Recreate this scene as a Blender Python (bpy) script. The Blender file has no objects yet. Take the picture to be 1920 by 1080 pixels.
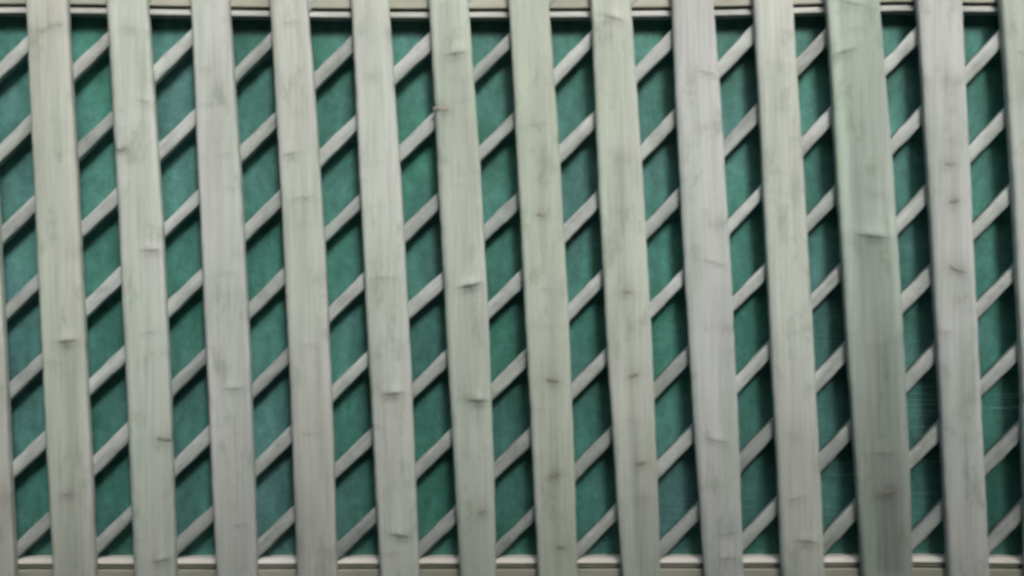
import bpy, math, random
from mathutils import Vector, Matrix
R = math.radians
random.seed(7)
scene = bpy.context.scene
col = scene.collection

# ------------------------------------------------------------------ camera, sky, sun, exposure
D = 1.6                       # metres from the lens to the plane of the pole axes
S = 0.00065                   # metres per photo pixel in that plane
ZC = 1.25                     # height of the lens above the ground
cam = bpy.data.cameras.new('camera')
cam.sensor_width = 36.0
cam.lens = 36.0 * D / (1920 * S)
cam.clip_start = 0.05
cam.clip_end = 2000
cam.dof.use_dof = True
cam.dof.focus_distance = D + 0.075      # focused on the window frame, poles a little soft
cam.dof.aperture_fstop = 0.50
camo = bpy.data.objects.new('camera', cam)
col.objects.link(camo)
camo.location = (0, -D, ZC)
camo.rotation_euler = (R(90), 0, 0)
scene.camera = camo

SUN_EL, SUN_AZ = R(36), R(164)          # azimuth measured from +Y towards +X
world = bpy.data.worlds.new('World')
scene.world = world
world.use_nodes = True
wn = world.node_tree
wn.nodes.clear()
sky = wn.nodes.new('ShaderNodeTexSky')
sky.sky_type = 'NISHITA'
sky.sun_disc = False
sky.sun_elevation = SUN_EL
sky.sun_rotation = SUN_AZ
sky.air_density = 1.0
sky.dust_density = 6.0
sky.ozone_density = 0.6
bg = wn.nodes.new('ShaderNodeBackground')
bg.inputs['Strength'].default_value = 0.11
wo = wn.nodes.new('ShaderNodeOutputWorld')
wn.links.new(sky.outputs[0], bg.inputs[0])
wn.links.new(bg.outputs[0], wo.inputs[0])

sun = bpy.data.lights.new('sun', 'SUN')
sun.energy = 1.5
sun.angle = R(12)
sun.color = (1.0, 0.99, 0.97)
suno = bpy.data.objects.new('sun', sun)
col.objects.link(suno)
sd = Vector((math.cos(SUN_EL) * math.sin(SUN_AZ), math.cos(SUN_EL) * math.cos(SUN_AZ), math.sin(SUN_EL)))
suno.rotation_euler = sd.to_track_quat('Z', 'Y').to_euler()
suno.location = sd * 20

scene.view_settings.view_transform = 'Standard'
scene.view_settings.look = 'None'
scene.view_settings.gamma = 1.0
scene.view_settings.exposure = 0.38
scene.view_settings.use_curve_mapping = False

# ------------------------------------------------------------------ helpers
def X(px, y=0.0): return (px - 960) * S * (D + y) / D      # photo pixel -> metres at depth y
def Z(py, y=0.0): return ZC - (py - 540) * S * (D + y) / D

def mesh_obj(name, verts, faces, mat, parent=None, smooth=True):
    me = bpy.data.meshes.new(name)
    me.from_pydata([tuple(v) for v in verts], [], faces)
    me.polygons.foreach_set('use_smooth', [smooth] * len(me.polygons))
    me.materials.append(mat)
    me.update()
    o = bpy.data.objects.new(name, me)
    col.objects.link(o)
    if parent: o.parent = parent
    return o

def thing(name, label, cat, loc):
    o = bpy.data.objects.new(name, None)
    o.empty_display_size = 0.1
    o.location = loc
    col.objects.link(o)
    o['label'] = label
    o['category'] = cat
    o['kind'] = 'thing'
    return o

class NT:
    def __init__(self, name):
        self.m = bpy.data.materials.new(name)
        self.m.use_nodes = True
        self.t = self.m.node_tree
        self.b = self.t.nodes['Principled BSDF']
        self.tc = self.t.nodes.new('ShaderNodeTexCoord')
    def n(self, kind, **kw):
        x = self.t.nodes.new('ShaderNode' + kind)
        for k, v in kw.items():
            if k in x.inputs: x.inputs[k].default_value = v
            else: setattr(x, k, v)
        return x
    def l(self, a, b): self.t.links.new(a, b)
    def noise(self, scale, stretch=(1, 1, 1), detail=4, rough=0.55, coord='Object', shift=False):
        mp = self.n('Mapping'); mp.inputs['Scale'].default_value = stretch
        self.l(self.tc.outputs[coord], mp.inputs['Vector'])
        if shift:              # every copy gets its own piece of the grain
            oi = self.n('ObjectInfo'); ml = self.n('Math', operation='MULTIPLY'); ml.inputs[1].default_value = 37.0
            self.l(oi.outputs['Random'], ml.inputs[0]); self.l(ml.outputs[0], mp.inputs['Location'])
        nz = self.n('TexNoise'); nz.inputs['Scale'].default_value = scale
        nz.inputs['Detail'].default_value = detail; nz.inputs['Roughness'].default_value = rough
        self.l(mp.outputs[0], nz.inputs['Vector'])
        return nz.outputs['Fac']
    def ramp(self, src, stops):
        r = self.n('ValToRGB')
        e = r.color_ramp.elements
        while len(e) < len(stops): e.new(0.5)
        for k, (p, c) in enumerate(stops):
            e[k].position = p
            e[k].color = (c, c, c, 1) if isinstance(c, (int, float)) else (*c, 1)
        self.l(src, r.inputs[0])
        return r.outputs[0]
    def mix(self, a, b, fac=1.0, mode='MULTIPLY'):
        m = self.n('Mix', data_type='RGBA', blend_type=mode)
        for sock, v in ((m.inputs[6], a), (m.inputs[7], b), (m.inputs[0], fac)):
            if hasattr(v, 'is_output'): self.l(v, sock)
            elif isinstance(v, tuple): sock.default_value = (*v, 1)
            else: sock.default_value = v
        return m.outputs[2]
    def bump(self, h, strength, dist):
        b = self.n('Bump'); b.inputs['Strength'].default_value = strength; b.inputs['Distance'].default_value = dist
        self.l(h, b.inputs['Height']); self.l(b.outputs[0], self.b.inputs['Normal'])

def pole_material():
    a = NT('weathered_wood')
    at = a.n('Attribute', attribute_name='tint')
    fib = a.noise(60, (1, 1, 0.06), 5, 0.6)
    fine = a.noise(260, (1, 1, 0.035), 3, 0.6)
    blot = a.noise(9, (1, 1, 0.5), 4, 0.6)
    grime = a.noise(38, (1, 1, 0.55), 5, 0.7)
    c = a.mix(at.outputs['Color'], a.ramp(fib, [(0.28, 0.87), (0.5, 1.0), (0.72, 1.08)]))
    c = a.mix(c, a.ramp(fine, [(0.34, 0.89), (0.5, 1.0), (0.7, 1.05)]))
    c = a.mix(c, a.ramp(blot, [(0.3, (0.86, 0.88, 0.84)), (0.65, (1.05, 1.04, 1.03))]))
    c = a.mix(c, a.ramp(grime, [(0.33, (0.76, 0.78, 0.74)), (0.46, 1.0)]))
    hue = a.noise(34, (1, 0.4, 0.10), 2, 0.5)
    c = a.mix(c, a.ramp(hue, [(0.32, (0.94, 1.0, 0.93)), (0.5, (0.99, 1.0, 0.98)), (0.68, (1.02, 0.99, 0.99))]))
    a.l(c, a.b.inputs['Base Color'])
    a.b.inputs['Roughness'].default_value = 0.62
    a.b.inputs['Specular IOR Level'].default_value = 0.35
    a.bump(fib, 0.35, 0.0008)
    return a.m

def node_material():
    a = NT('dark_knot')
    nz = a.noise(70, (1, 1, 1.5), 4)
    oi = a.n('ObjectInfo')
    c = a.ramp(nz, [(0.3, (0.17, 0.17, 0.155)), (0.7, (0.27, 0.275, 0.25))])
    c = a.mix(c, a.ramp(oi.outputs['Random'], [(0.0, (0.85, 0.84, 0.82)), (1.0, (1.3, 1.3, 1.27))]))
    a.l(c, a.b.inputs['Base Color'])
    a.b.inputs['Roughness'].default_value = 0.7
    return a.m

def batten_material():
    a = NT('grey_split_batten')
    oi = a.n('ObjectInfo')
    fib = a.noise(110, (0.07, 1, 1), 5, 0.7, shift=True)
    blot = a.noise(38, (0.6, 1, 1), 5, 0.65, shift=True)
    c = a.ramp(oi.outputs['Random'], [(0.0, (0.28, 0.33, 0.325)), (0.3, (0.35, 0.385, 0.385)), (0.6, (0.41, 0.465, 0.46)), (0.8, (0.34, 0.385, 0.375)), (1.0, (0.44, 0.485, 0.49))])
    c = a.mix(c, a.ramp(fib, [(0.28, 0.70), (0.52, 1.0), (0.72, 1.14)]))
    c = a.mix(c, a.ramp(blot, [(0.32, (0.72, 0.74, 0.71)), (0.48, 1.0), (0.66, 1.2)]))
    a.l(c, a.b.inputs['Base Color'])
    a.b.inputs['Roughness'].default_value = 0.68
    a.bump(fib, 0.4, 0.0008)
    return a.m

def glass_material():
    a = NT('teal_glass')
    big = a.noise(5.5, (1.6, 1, 0.9), 3)
    mid = a.noise(16, (1.5, 1, 0.45), 4, 0.6)
    c = a.ramp(big, [(0.30, (0.064, 0.250, 0.195)), (0.5, (0.095, 0.280, 0.248)), (0.70, (0.120, 0.285, 0.290))])
    c = a.mix(c, a.ramp(mid, [(0.3, 0.62), (0.7, 1.2)]))
    dust = a.noise(75, (1, 1, 0.8), 4, 0.7)
    c = a.mix(c, a.ramp(dust, [(0.35, 0.80), (0.65, 1.14)]))
    # fine pale horizontal lines, in loose patches towards the lower right
    sx = a.n('SeparateXYZ'); a.l(a.tc.outputs['Object'], sx.inputs[0])
    lines = a.noise(290, (0.035, 0.0, 1.0), 1)
    patch = a.noise(9, (1, 1, 1), 2)
    ln = a.ramp(lines, [(0.56, 0.0), (0.64, 1.0)])
    pt = a.ramp(patch, [(0.50, 0.0), (0.62, 1.0)])
    rx = a.n('MapRange'); a.l(sx.outputs[0], rx.inputs[0])
    for k, v in ((1, -0.05), (2, 0.62), (3, 0.0), (4, 0.75)): rx.inputs[k].default_value = v
    rz = a.n('MapRange'); a.l(sx.outputs[2], rz.inputs[0])
    for k, v in ((1, 0.50), (2, 0.16), (3, 0.0), (4, 1.0)): rz.inputs[k].default_value = v
    mm = a.n('Math', operation='MULTIPLY'); a.l(rx.outputs[0], mm.inputs[0]); a.l(rz.outputs[0], mm.inputs[1])
    c = a.mix(c, (0.22, 0.46, 0.41), a.mix(a.mix(ln, pt), mm.outputs[0]), 'MIX')
    a.l(c, a.b.inputs['Base Color'])
    a.b.inputs['Roughness'].default_value = 0.30
    a.b.inputs['Metallic'].default_value = 0.2
    a.b.inputs['IOR'].default_value = 1.5
    wav = a.noise(7, (1, 1, 1), 2)
    a.bump(wav, 0.08, 0.01)
    return a.m

def paint_material(name, rgb, dirt, rough=0.5, bs=0.25):
    a = NT(name)
    n1 = a.noise(22, (0.4, 1, 1), 5, 0.65)
    n2 = a.noise(120, (1, 1, 1), 3)
    c = a.mix(rgb, a.ramp(n1, [(0.32, dirt), (0.6, 1.0)]))
    a.l(c, a.b.inputs['Base Color'])
    a.b.inputs['Roughness'].default_value = rough
    a.bump(n2, bs, 0.0006)
    return a.m

def ground_material():
    a = NT('dark_soil_and_turf')
    n1 = a.noise(0.9, (1, 1, 1), 6)
    n2 = a.noise(14, (1, 1, 1), 5)
    c = a.ramp(n1, [(0.35, (0.045, 0.055, 0.028)), (0.65, (0.075, 0.085, 0.045))])
    c = a.mix(c, a.ramp(n2, [(0.3, 0.6), (0.7, 1.2)]))
    a.l(c, a.b.inputs['Base Color'])
    a.b.inputs['Roughness'].default_value = 0.95
    a.bump(n2, 0.8, 0.03)
    return a.m

M_POLE, M_NODE, M_BAT, M_GLASS = pole_material(), node_material(), batten_material(), glass_material()
M_FRAME = paint_material('white_frame_paint', (0.47, 0.50, 0.50), (0.58, 0.60, 0.57), 0.6)
M_SILL = paint_material('lit_white_sill_paint', (0.80, 0.81, 0.79), (0.78, 0.78, 0.74), 0.5)  # frame white made paler, light on the upturned lip put into the paint
M_TRIM = paint_material('cream_trim_paint', (0.40, 0.42, 0.365), (0.66, 0.69, 0.62))
M_WALL = paint_material('cream_render', (0.52, 0.50, 0.42), (0.80, 0.80, 0.76), 0.85, 0.9)
M_SEAL = paint_material('black_window_seal', (0.02, 0.022, 0.022), (0.8, 0.8, 0.8), 0.6)
M_GROUND = ground_material()

# ------------------------------------------------------------------ ground: flat yard, unseen bank added behind the camera, darkening the lower screen
YW = 0.0090                    # wall face
prof = [(-400, 3.6), (-60, 3.0), (-12, 2.75), (-5.2, 2.70), (-3.4, 2.68), (-2.6, 2.66), (-2.2, 2.62), (-2.06, 2.50), (-1.98, 1.9), (-1.92, 1.0), (-1.88, 0.15), (-1.84, 0.0), (-1.0, 0.0), (0.4, 0.0), (4, 0), (60, 0), (400, 0)]
xs = [-400, -80, -20, -8, -4, -2, 0, 2, 4, 8, 20, 80, 400]
gv, gf = [], []
for (y, z) in prof:
    for x in xs:
        gv.append((x, y, z + (z * .010 * max(-3, min(3, x)) + .008 * math.sin(x * 1.7 + y) if z > .3 else 0)))
nx = len(xs)
for i in range(len(prof) - 1):
    for j in range(nx - 1):
        a = i * nx + j
        gf.append((a, a + 1, a + nx + 1, a + nx))
g = mesh_obj('ground', gv, gf, M_GROUND)
g['kind'] = 'structure'

# ------------------------------------------------------------------ house wall with the window opening
def boxes(name, bl, mat, parent=None, smooth=False):
    v, f = [], []
    for (x0, x1, y0, y1, z0, z1) in bl:
        b = len(v)
        v += [(x0, y0, z0), (x1, y0, z0), (x1, y1, z0), (x0, y1, z0), (x0, y0, z1), (x1, y0, z1), (x1, y1, z1), (x0, y1, z1)]
        f += [tuple(b + k for k in q) for q in ((0, 3, 2, 1), (4, 5, 6, 7), (0, 1, 5, 4), (1, 2, 6, 5), (2, 3, 7, 6), (3, 0, 4, 7))]
    return mesh_obj(name, v, f, mat, parent, smooth)

WX = 1.02                      # half width of the opening
ZT, ZB = Z(-26, YW), Z(1092, YW)
wall = thing('house_wall', 'cream rendered house wall showing above and below the teal window', 'wall', (0, YW, 0))
boxes('wall_face', [(-3.2, 3.2, 0, 0.2, -0.1, ZB), (-3.2, 3.2, 0, 0.2, ZT, 2.35),
                    (-3.2, -WX, 0, 0.2, ZB, ZT), (WX, 3.2, 0, 0.2, ZB, ZT)], M_WALL, wall)
boxes('coping', [(-3.23, 3.23, -0.03, 0.23, 2.35, 2.40)], M_TRIM, wall)

# ------------------------------------------------------------------ window
win = thing('window', 'long teal glass window in a white frame behind the lattice screen', 'window', (0, YW, ZB))
win_z = ZB
def sweep(name, path, prof, mat, parent, off=(0, YW, 0)):
    """profile (y, dz) swept along a path of (x, z); world coordinates minus the parent's origin"""
    v, f = [], []
    n = len(prof)
    for (x, z) in path:
        for (y, dz) in prof: v.append((x, y - YW, z + dz - win_z))
    for i in range(len(path) - 1):
        for k in range(n):
            a, b = i * n + k, i * n + (k + 1) % n
            f.append((a, a + n, b + n, b))
    f.append(tuple(range(n))); f.append(tuple(reversed(range((len(path) - 1) * n, len(path) * n))))
    return mesh_obj(name, v, f, mat, parent, False)

YF = 0.0095
top_px = [(-620, 6), (-300, 9), (20, 24), (165, 25), (315, 28), (470, 30), (620, 32.5), (770, 33), (925, 32.5), (1070, 32), (1220, 30.5), (1370, 28.5), (1520, 24), (1685, 20), (1840, 22), (2200, 18), (2540, 16)]
top_px[0] = (-620, 23); top_px[1] = (-300, 23.5)
top_path = [(X(a, YF), Z(b, YF)) for a, b in top_px]          # underside of the top rail
px = S * (D + YF) / D
def rr(y0, y1, z0, z1, r):   # rectangle profile with chamfered front corners, ordered
    return [(y0 + r, z0), (y1, z0), (y1, z1), (y0 + r, z1), (y0, z1 - r), (y0, z0 + r)]
sweep('top_rail', top_path, [(YF + .0004, 0.0), (0.10, 0.0), (0.10, 12.5 * px), (YF + .0045, 12.5 * px), (YF + .0025, 6.0 * px), (YF + .0012, 5.4 * px), (YF, 4.0 * px), (YF, 0.0006)], M_FRAME, win)
sweep('head_seal', top_path, [(YF + 0.009, 12.5 * px), (0.10, 12.5 * px), (0.10, 16.5 * px), (YF + 0.009, 16.5 * px)], M_SEAL, win)
sweep('head_board', top_path, rr(YF - 0.001, 0.10, 16.5 * px, 62 * px, 0.001), M_TRIM, win)
bot_px = [(-620, 1048), (0, 1048.5), (400, 1048.5), (800, 1048), (1200, 1047), (1500, 1046.5), (1700, 1045), (1920, 1048), (2540, 1048)]
bot_path = [(X(a, YF), Z(b, YF)) for a, b in bot_px]          # upper edge of the bottom rail
sweep('bottom_rail', bot_path, [(YF, -9 * px), (0.10, -9 * px), (0.10, 0.0), (YF + 0.008, 0.0), (YF + 0.002, -0.0026), (YF, -0.0046)], M_SILL, win)
sweep('bottom_bead', bot_path, [(YF + 0.0035, -16.5 * px), (0.10, -16.5 * px), (0.10, -9 * px), (YF + 0.0035, -9 * px)], M_TRIM, win)
sweep('sill_seal', bot_path, [(YF + 0.012, -20 * px), (0.10, -20 * px), (0.10, -16.5 * px), (YF + 0.012, -16.5 * px)], M_SEAL, win)
sweep('sill_board', bot_path, rr(YF - 0.001, 0.10, -64 * px, -20 * px, 0.0012), M_TRIM, win)
for sx in (-1, 1):
    x0, x1 = sorted((sx * (WX - 0.03), sx * WX))
    boxes('side_rail', [(x0, x1, YF - YW + 0.002, 0.05, Z(1047, YF) - win_z, Z(28, YF) - win_z)], M_FRAME, win)
YG = 0.0350
boxes('glass_pane', [(-(WX - 0.028), WX - 0.028, YG - YW, YG - YW + 0.006, Z(1060, YG) - win_z, Z(12, YG) - win_z)], M_GLASS, win)

# ------------------------------------------------------------------ bamboo screen
# edges of every pole in the photo: (left, right) at y=20, y=470, y=1052
POLES = {
 -1: ((-103, -24), (-78.5, 1.5), (-50, 29)),
 0: ((52, 128), (71.5, 152.5), (100, 180)),
 1: ((202, 278), (226.5, 307.5), (252, 330)),
 2: ((360, 431), (379.5, 459.5), (406, 482)),
 3: ((508, 578), (533.5, 609.5), (557, 631)),
 4: ((660, 730), (681.5, 759.5), (712, 785)),
 5: ((806, 879), (829.5, 909.5), (862, 930)),
 6: ((955, 1030), (978.5, 1059.5), (1008, 1082)),
 7: ((1109, 1183), (1128.5, 1212.5), (1165, 1237)),
 8: ((1260, 1338), (1281.5, 1367.5), (1319, 1392)),
 9: ((1414, 1486), (1436.5, 1514.5), (1465, 1544)),
 10: ((1550, 1648), (1576.5, 1682.5), (1615, 1709)),
 11: ((1720, 1803), (1746.5, 1824.5), (1776, 1852)),
 12: ((1875, 1958), (1903.5, 1985.5), (1922, 2002)),
}
for k, dx in ((-3, -304), (-2, -152)):
    POLES[k] = tuple((a + dx, b + dx) for a, b in POLES[-1])
for k, dx in ((13, 152), (14, 303)):
    POLES[k] = tuple((a + dx, b + dx) for a, b in POLES[12])
TINT = {-1: (.49, .50, .45), 0: (.50, .52, .45), 1: (.53, .56, .51), 2: (.52, .53, .515), 3: (.525, .53, .49), 4: (.54, .56, .52),
        5: (.47, .52, .445), 6: (.495, .535, .445), 7: (.48, .515, .44), 8: (.515, .52, .525), 9: (.54, .56, .51), 10: (.385, .435, .385),
        11: (.50, .505, .505), 12: (.48, .515, .475)}
# joints: photo y, kind, strength, where across the pole (-1 left .. 1 right)
NODES = {
 -1: [(930, 'd', .6, .8)],
 0: [(57, 'l', .7, 0), (288, 'l', .5, .3), (472, 'd', .5, .7), (638, 'w', 1, .2), (700, 'l', .3, .2), (925, 'd', .9, -.1)],
 1: [(53, 'd', .6, 0), (281, 'd', 1.0, -.6), (468, 'w', .8, .5), (626, 'l', .7, .2), (822, 'd', .8, .6), (1047, 'w', .7, .4)],
 2: [(199, 'l', .6, -.4), (292, 'l', .5, .4), (475, 'd', .4, .8), (727, 'w', .6, .2)],
 3: [(46, 'l', .6, 0), (212, 'd', .4, 0), (374, 'l', 1, .2), (648, 'l', .5, 0), (815, 'l', .6, -.1), (1031, 'l', .6, .2)],
 4: [(142, 'd', .7, -.1), (342, 'l', .3, -.7), (520, 'w', .3, 0), (736, 'w', 1.1, .1), (1001, 'w', 1, .1)],
 5: [(101, 'w', .8, .2), (206, 'd', 1.1, -.6), (347, 'l', .3, 0), (534, 'w', 1.5, .2), (749, 'w', 1.2, .3), (958, 'd', .8, .3)],
 6: [(237, 'l', .7, 0), (403, 'd', .9, 0), (545, 'l', .5, 0), (713, 'd', 1, .1), (889, 'd', 1.3, 0), (1024, 'd', .8, .2)],
 7: [(296, 'd', .5, .2), (403, 'l', .2, 0), (547, 'd', .8, 0), (703, 'd', .8, .1), (868, 'd', .8, .2), (930, 'd', .5, .1)],
 8: [(141, 'l', 1, .5), (238, 'd', .6, .2), (418, 'd', .8, .7), (496, 'l', 1, .3), (614, 'd', .9, .8), (1002, 'l', .8, .2)],
 9: [(120, 'l', .2, 0), (324, 'l', .4, -.4), (622, 'l', .5, .2), (815, 'd', .5, -.2), (1012, 'w', .7, .2)],
 10: [(58, 'l', .4, 0), (362, 'd', .6, .3), (442, 'w', 1.0, .1), (632, 'd', .6, .8), (848, 'w', .3, 0), (921, 'd', 1.5, .1)],
 11: [(150, 'd', .5, .1), (262, 'd', .5, .2), (307, 'd', .9, 0), (378, 'd', .8, .1), (505, 'd', 1.5, .1), (560, 'd', .7, .2), (747, 'd', .7, .4), (820, 'd', .4, .2)],
 12: [(103, 'l', 1, 0), (185, 'd', .4, -.8), (430, 'l', .5, 0), (760, 'l', .6, 0)],
}
# long weathered streaks along a pole: where, half width, brightness factor, start y, end y
STREAK = {0: [(.2, .3, .93, 640, 1080)], 3: [(.5, .25, .9, 600, 900)], 5: [(.25, .5, .92, 100, 800)], 6: [(.1, .25, .92, 0, 1080)],
          7: [(0, .22, .84, 280, 1080)], 10: [(-.75, .16, 1.25, 0, 620), (-.35, .07, .90, 160, 1080), (0, .09, .87, 440, 1080), (.32, .11, .84, 440, 1080), (.58, .07, .88, 300, 1080), (.1, .9, .84, 440, 1080), (.15, .9, .84, 640, 1080), (.3, .28, .82, 925, 1080), (-.1, .15, .86, 930, 1080), (.85, .10, 1.10, 400, 1000)],
          11: [(.1, .2, .92, 100, 1080), (-.35, .2, 1.06, 450, 760)], 9: [(0, .3, .95, 600, 830)], 8: [(-.2, .4, 1.03, 0, 500)]}

screen = thing('lattice_screen', 'pale weathered lattice screen of upright slats and diagonal battens before the window', 'screen', (0, 0, 0))

def quad(z, p):   # smooth curve through the three measured heights, straight beyond them
    z0, z1, z2 = Z(20), Z(470), Z(1052)
    if z > z0: return p[0] + (p[0] - p[1]) / (z0 - z1) * (z - z0)
    if z < z2: return p[2] + (p[2] - p[1]) / (z2 - z1) * (z - z2)
    return (p[0] * (z - z1) * (z - z2) / ((z0 - z1) * (z0 - z2)) + p[1] * (z - z0) * (z - z2) / ((z1 - z0) * (z1 - z2))
            + p[2] * (z - z0) * (z - z1) / ((z2 - z0) * (z2 - z1)))
def sm(t): t = max(0, min(1, t)); return t * t * (3 - 2 * t)

NF = 31                       # columns across the front of a slat
TH = 0.007                    # half thickness of a slat
def build_slat(i, e):
    rnd = random.Random(100 + i)
    cx = [X((a + b) / 2) for a, b in e]
    rd = [(b - a) / 2 * S for a, b in e]
    tint = TINT.get(i, (.51, .515, .46))
    tint = [.6 * a_ + .4 * b_ for a_, b_ in zip(tint, (.505, .535, .475))] if i != 10 else tint
    tint = (tint[0] * .94, tint[1], tint[2] * 1.08)
    nodes = [(Z(y), k, s, u) for y, k, s, u in NODES.get(i, [(150 + rnd.random() * 60, 'l', .6, 0), (480, 'd', .6, 0), (800, 'w', .6, 0)])]
    zz = max(n[0] for n in nodes) + .1 + .12 * rnd.random()
    while zz < 1.86: nodes.append((zz, rnd.choice('ldw'), .6, rnd.uniform(-.4, .4))); zz += .1 + .12 * rnd.random()
    zz = min(n[0] for n in nodes) - .1 - .12 * rnd.random()
    while zz > 0.05: nodes.append((zz, rnd.choice('ldw'), .6, rnd.uniform(-.4, .4))); zz -= .1 + .12 * rnd.random()
    for _ in range(2):        # faint small marks
        nodes.append((rnd.uniform(Z(1080), Z(0)), rnd.choice('llw'), rnd.uniform(.25, .6), rnd.uniform(-.9, .9)))
    nodes.sort()
    tonej = [1 + rnd.gauss(0, .018) for _ in range(len(nodes) + 1)]
    tilt = [rnd.uniform(-.3, .3) for _ in nodes]
    top = 1.90 + rnd.uniform(-.03, .03)
    chl, chr_ = rnd.uniform(.10, .24), rnd.uniform(.10, .24)
    dpl, dpr = rnd.uniform(.0015, .0035), rnd.uniform(.0015, .0035)
    crown = rnd.uniform(.0003, .0016)
    p = [rnd.uniform(0, 6.28) for _ in range(8)]
    zs = []
    z = -0.12
    while z < top:
        zs.append(z); z += 0.0016 if Z(1110) < z < Z(-30) else 0.014
    zs.append(top)
    def edge(z, k):           # wandering, slightly chewed edge
        return -.0 + .00022 * math.sin(z * 31 + p[k]) + .00014 * math.sin(z * 83 + p[k + 1]) + .00012 * math.sin(z * 210 + p[k + 2])
    def front(u):             # depth of the front surface at u
        y = -TH + crown * u * u
        if u < -1 + chl: y += dpl * ((-1 + chl - u) / chl) ** 1.4
        if u > 1 - chr_: y += dpr * ((u - 1 + chr_) / chr_) ** 1.4
        return y
    verts, cols, faces = [], [], []
    NL = NF + 2
    for z in zs:
        c, r = quad(z, cx), quad(z, rd)
        tn = tonej[0]
        for k, nd in enumerate(nodes): tn += (tonej[k + 1] - tonej[k]) * sm((z - nd[0] + .003) / .006)
        near = [(nd, tl) for nd, tl in zip(nodes, tilt) if abs(nd[0] - z) < .07]
        py = 540 - (z - ZC) / S
        st = [(u, w, f, sm((py - y0) / 24 + .5) * sm((y1 - py) / 40 + .5)) for (u, w, f, y0, y1) in STREAK.get(i, [])]
        xl, xr = c - r + edge(z, 0), c + r + edge(z, 4)
        for (nz, kind, s, uu), tl in near:            # chips bitten out of an edge
            if abs(uu) >= .55:
                b = .0010 * s * math.exp(-((z - nz) / .005) ** 2)
                if uu < 0: xl += b
                else: xr -= b
        for k in range(NF):
            u = -1 + 2 * k / (NF - 1)
            y = front(u) + .00012 * math.sin(u * 9 + z * 14 + p[3]) + .0001 * math.sin(u * 23 + p[5] + z * 5)
            tone = tn
            red = 0.0
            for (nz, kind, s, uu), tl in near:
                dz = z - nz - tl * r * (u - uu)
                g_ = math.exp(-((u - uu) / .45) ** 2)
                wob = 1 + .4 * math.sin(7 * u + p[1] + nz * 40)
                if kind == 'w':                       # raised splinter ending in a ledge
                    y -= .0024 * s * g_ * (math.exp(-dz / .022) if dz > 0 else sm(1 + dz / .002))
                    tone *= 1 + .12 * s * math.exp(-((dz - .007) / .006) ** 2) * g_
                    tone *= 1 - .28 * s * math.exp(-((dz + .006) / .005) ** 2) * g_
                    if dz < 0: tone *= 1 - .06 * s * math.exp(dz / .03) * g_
                elif kind == 'd':
                    tone *= 1 - .25 * s * math.exp(-((dz + .002) / (.0062 * wob + .001)) ** 2) * g_
                    red += .04 * s * math.exp(-(dz / .006) ** 2) * g_
                    tone *= 1 - .08 * s * math.exp(-(dz / .02) ** 2) * g_
                else:                                 # fine crack across the grain
                    y += .0012 * s * math.exp(-((dz + .001 * math.sin(u * 14 + p[2])) / .0013) ** 2) * g_
                    tone *= 1 - .30 * s * math.exp(-((dz + .0015) / .003) ** 2) * g_
            for (u0, w, f, m) in st: tone *= 1 + (f - 1) * m * math.exp(-((u - u0) / w) ** 2)
            verts.append((xl + (xr - xl) * (u + 1) / 2, y, z))
            cols += [tint[0] * tone * (1 + red), tint[1] * tone, tint[2] * tone, 1.0]
        for x in (xr, xl):
            verts.append((x, TH, z))
            cols += [tint[0] * tn, tint[1] * tn, tint[2] * tn, 1.0]
    n = len(zs)
    smooth = []
    for j in range(n - 1):
        for k in range(NL):
            a, b = j * NL + k, j * NL + (k + 1) % NL
            faces.append((a, b, b + NL, a + NL)); smooth.append(k < NF - 1)
    faces.append(tuple((n - 1) * NL + k for k in range(NL))); smooth.append(False)
    o = mesh_obj('slat', verts, faces, M_POLE, screen)
    o.data.polygons.foreach_set('use_smooth', smooth)
    at = o.data.attributes.new('tint', 'FLOAT_COLOR', 'POINT')
    at.data.foreach_set('color', cols)
    for (nz, kind, s, uu), tl in zip(nodes, tilt):    # dark knots set in the face
        if kind != 'd' or abs(uu) > .65 or s < .8: continue
        c, r = quad(nz, cx), quad(nz, rd)
        kw, kh = (.0045 + .005 * s) * rnd.uniform(.8, 1.25), (.0016 + .0014 * s) * rnd.uniform(.8, 1.2)
        v, f = [(0, -.0007, 0)], []
        q = [rnd.uniform(.78, 1.15) for _ in range(14)]
        for ring, (rr_, yy) in enumerate(((.55, -.00055), (1.0, .0009))):
            for k in range(14):
                a = 2 * math.pi * k / 14
                v.append((kw * rr_ * q[k] * math.cos(a), yy, kh * rr_ * q[k] * math.sin(a) + tl * kw * rr_ * math.cos(a)))
        for k in range(14):
            k2 = (k + 1) % 14
            f.append((0, 1 + k, 1 + k2)); f.append((1 + k, 15 + k, 15 + k2, 1 + k2))
        kn = mesh_obj('knot', v, f, M_NODE, o)
        kn.location = (c + r * uu, front(uu), nz)
    return o

for i in sorted(POLES):
    o = build_slat(i, POLES[i])
    if i == 10: o['label'] = 'widest slat, grey-green and stained darker towards its foot'

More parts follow.
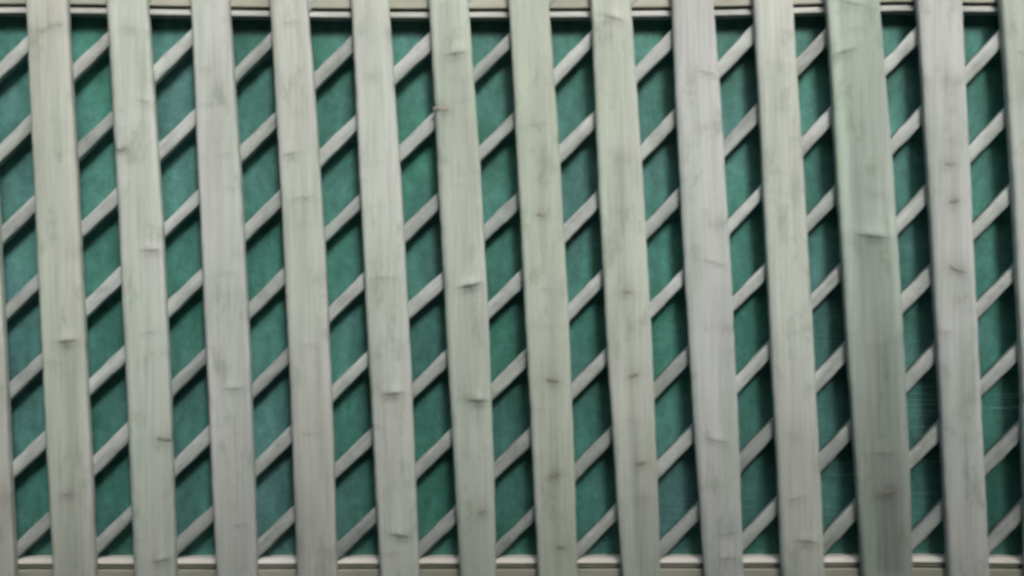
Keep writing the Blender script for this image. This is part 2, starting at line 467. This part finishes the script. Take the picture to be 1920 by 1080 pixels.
# diagonal battens, one between each pair of poles in every row
YB = 0.0150
Y0 = {0: 115, 1: 106, 2: 106, 3: 108, 4: 116, 5: 110, 6: 108, 7: 107, 8: 104, 9: 96, 10: 94, 11: 94, 12: 100}
STEP = {4: 146.6, 12: 147.2, 9: 146.8}
SL = {0: .87, 1: .86, 2: .87, 3: .88, 4: .87, 5: .87, 6: .88, 7: .92, 8: .93, 9: .96, 10: .97, 11: .93, 12: .92}
def batten_mesh(length, w, d, seed):
    rnd = random.Random(seed)
    h, y0, y1, b = w / 2, -d / 2, d / 2, .0022
    sec = [(-h, y1), (-h, y0 + b), (-h + b * .35, y0 + b * .35), (-h + b, y0), (0, y0 - .0004), (h - b, y0), (h - b * .35, y0 + b * .35), (h, y0 + b), (h, y1)]
    m = len(sec)
    st = 15
    v, f = [], []
    p1, p2 = rnd.uniform(0, 6), rnd.uniform(0, 6)
    for j in range(st):
        t = j / (st - 1)
        bow = .0007 * math.sin(3 * t + p1)
        sc = 1 + .05 * math.sin(4 * t + p2) + .03 * math.sin(17 * t + p1) + rnd.gauss(0, .018)
        for (a, b) in sec: v.append(((t - .5) * length, b, a * sc + bow))
    for j in range(st - 1):
        for k in range(m):
            a, b = j * m + k, j * m + (k + 1) % m
            f.append((a, b, b + m, a + m))
    f.append(tuple(reversed(range(m)))); f.append(tuple(range((st - 1) * m, st * m)))
    return v, f

for gap in range(-2, 15):
    L, Rr = POLES[gap - 1], POLES[gap]
    y0 = Y0.get(gap, 112 if gap < 0 else 101)
    for row in range(-1, 8):
        rnd = random.Random(gap * 31 + row)
        cy = y0 + 2.5 + STEP.get(gap, 147.6) * row + rnd.gauss(0, 1.5)
        z = Z(cy)
        xl = quad(z, [X(q[1]) for q in L]); xr = quad(z, [X(q[0]) for q in Rr])
        sl = SL.get(gap, .89) + .10 + rnd.gauss(0, .035)
        f_ = (D + YB) / D
        xm = (xl + xr) / 2 * f_
        half = (xr - xl) / 2 + 0.0150
        ang = math.atan(sl)
        v, f = batten_mesh(2 * half / math.cos(ang), (24.8 + rnd.gauss(0, 1.5)) * S, .0140, gap * 31 + row)
        o = mesh_obj('diagonal_batten', v, f, M_BAT, screen)
        o.location = (xm, YB + rnd.gauss(0, .0008), Z(cy, YB))
        o.rotation_euler = (0, -ang, 0)
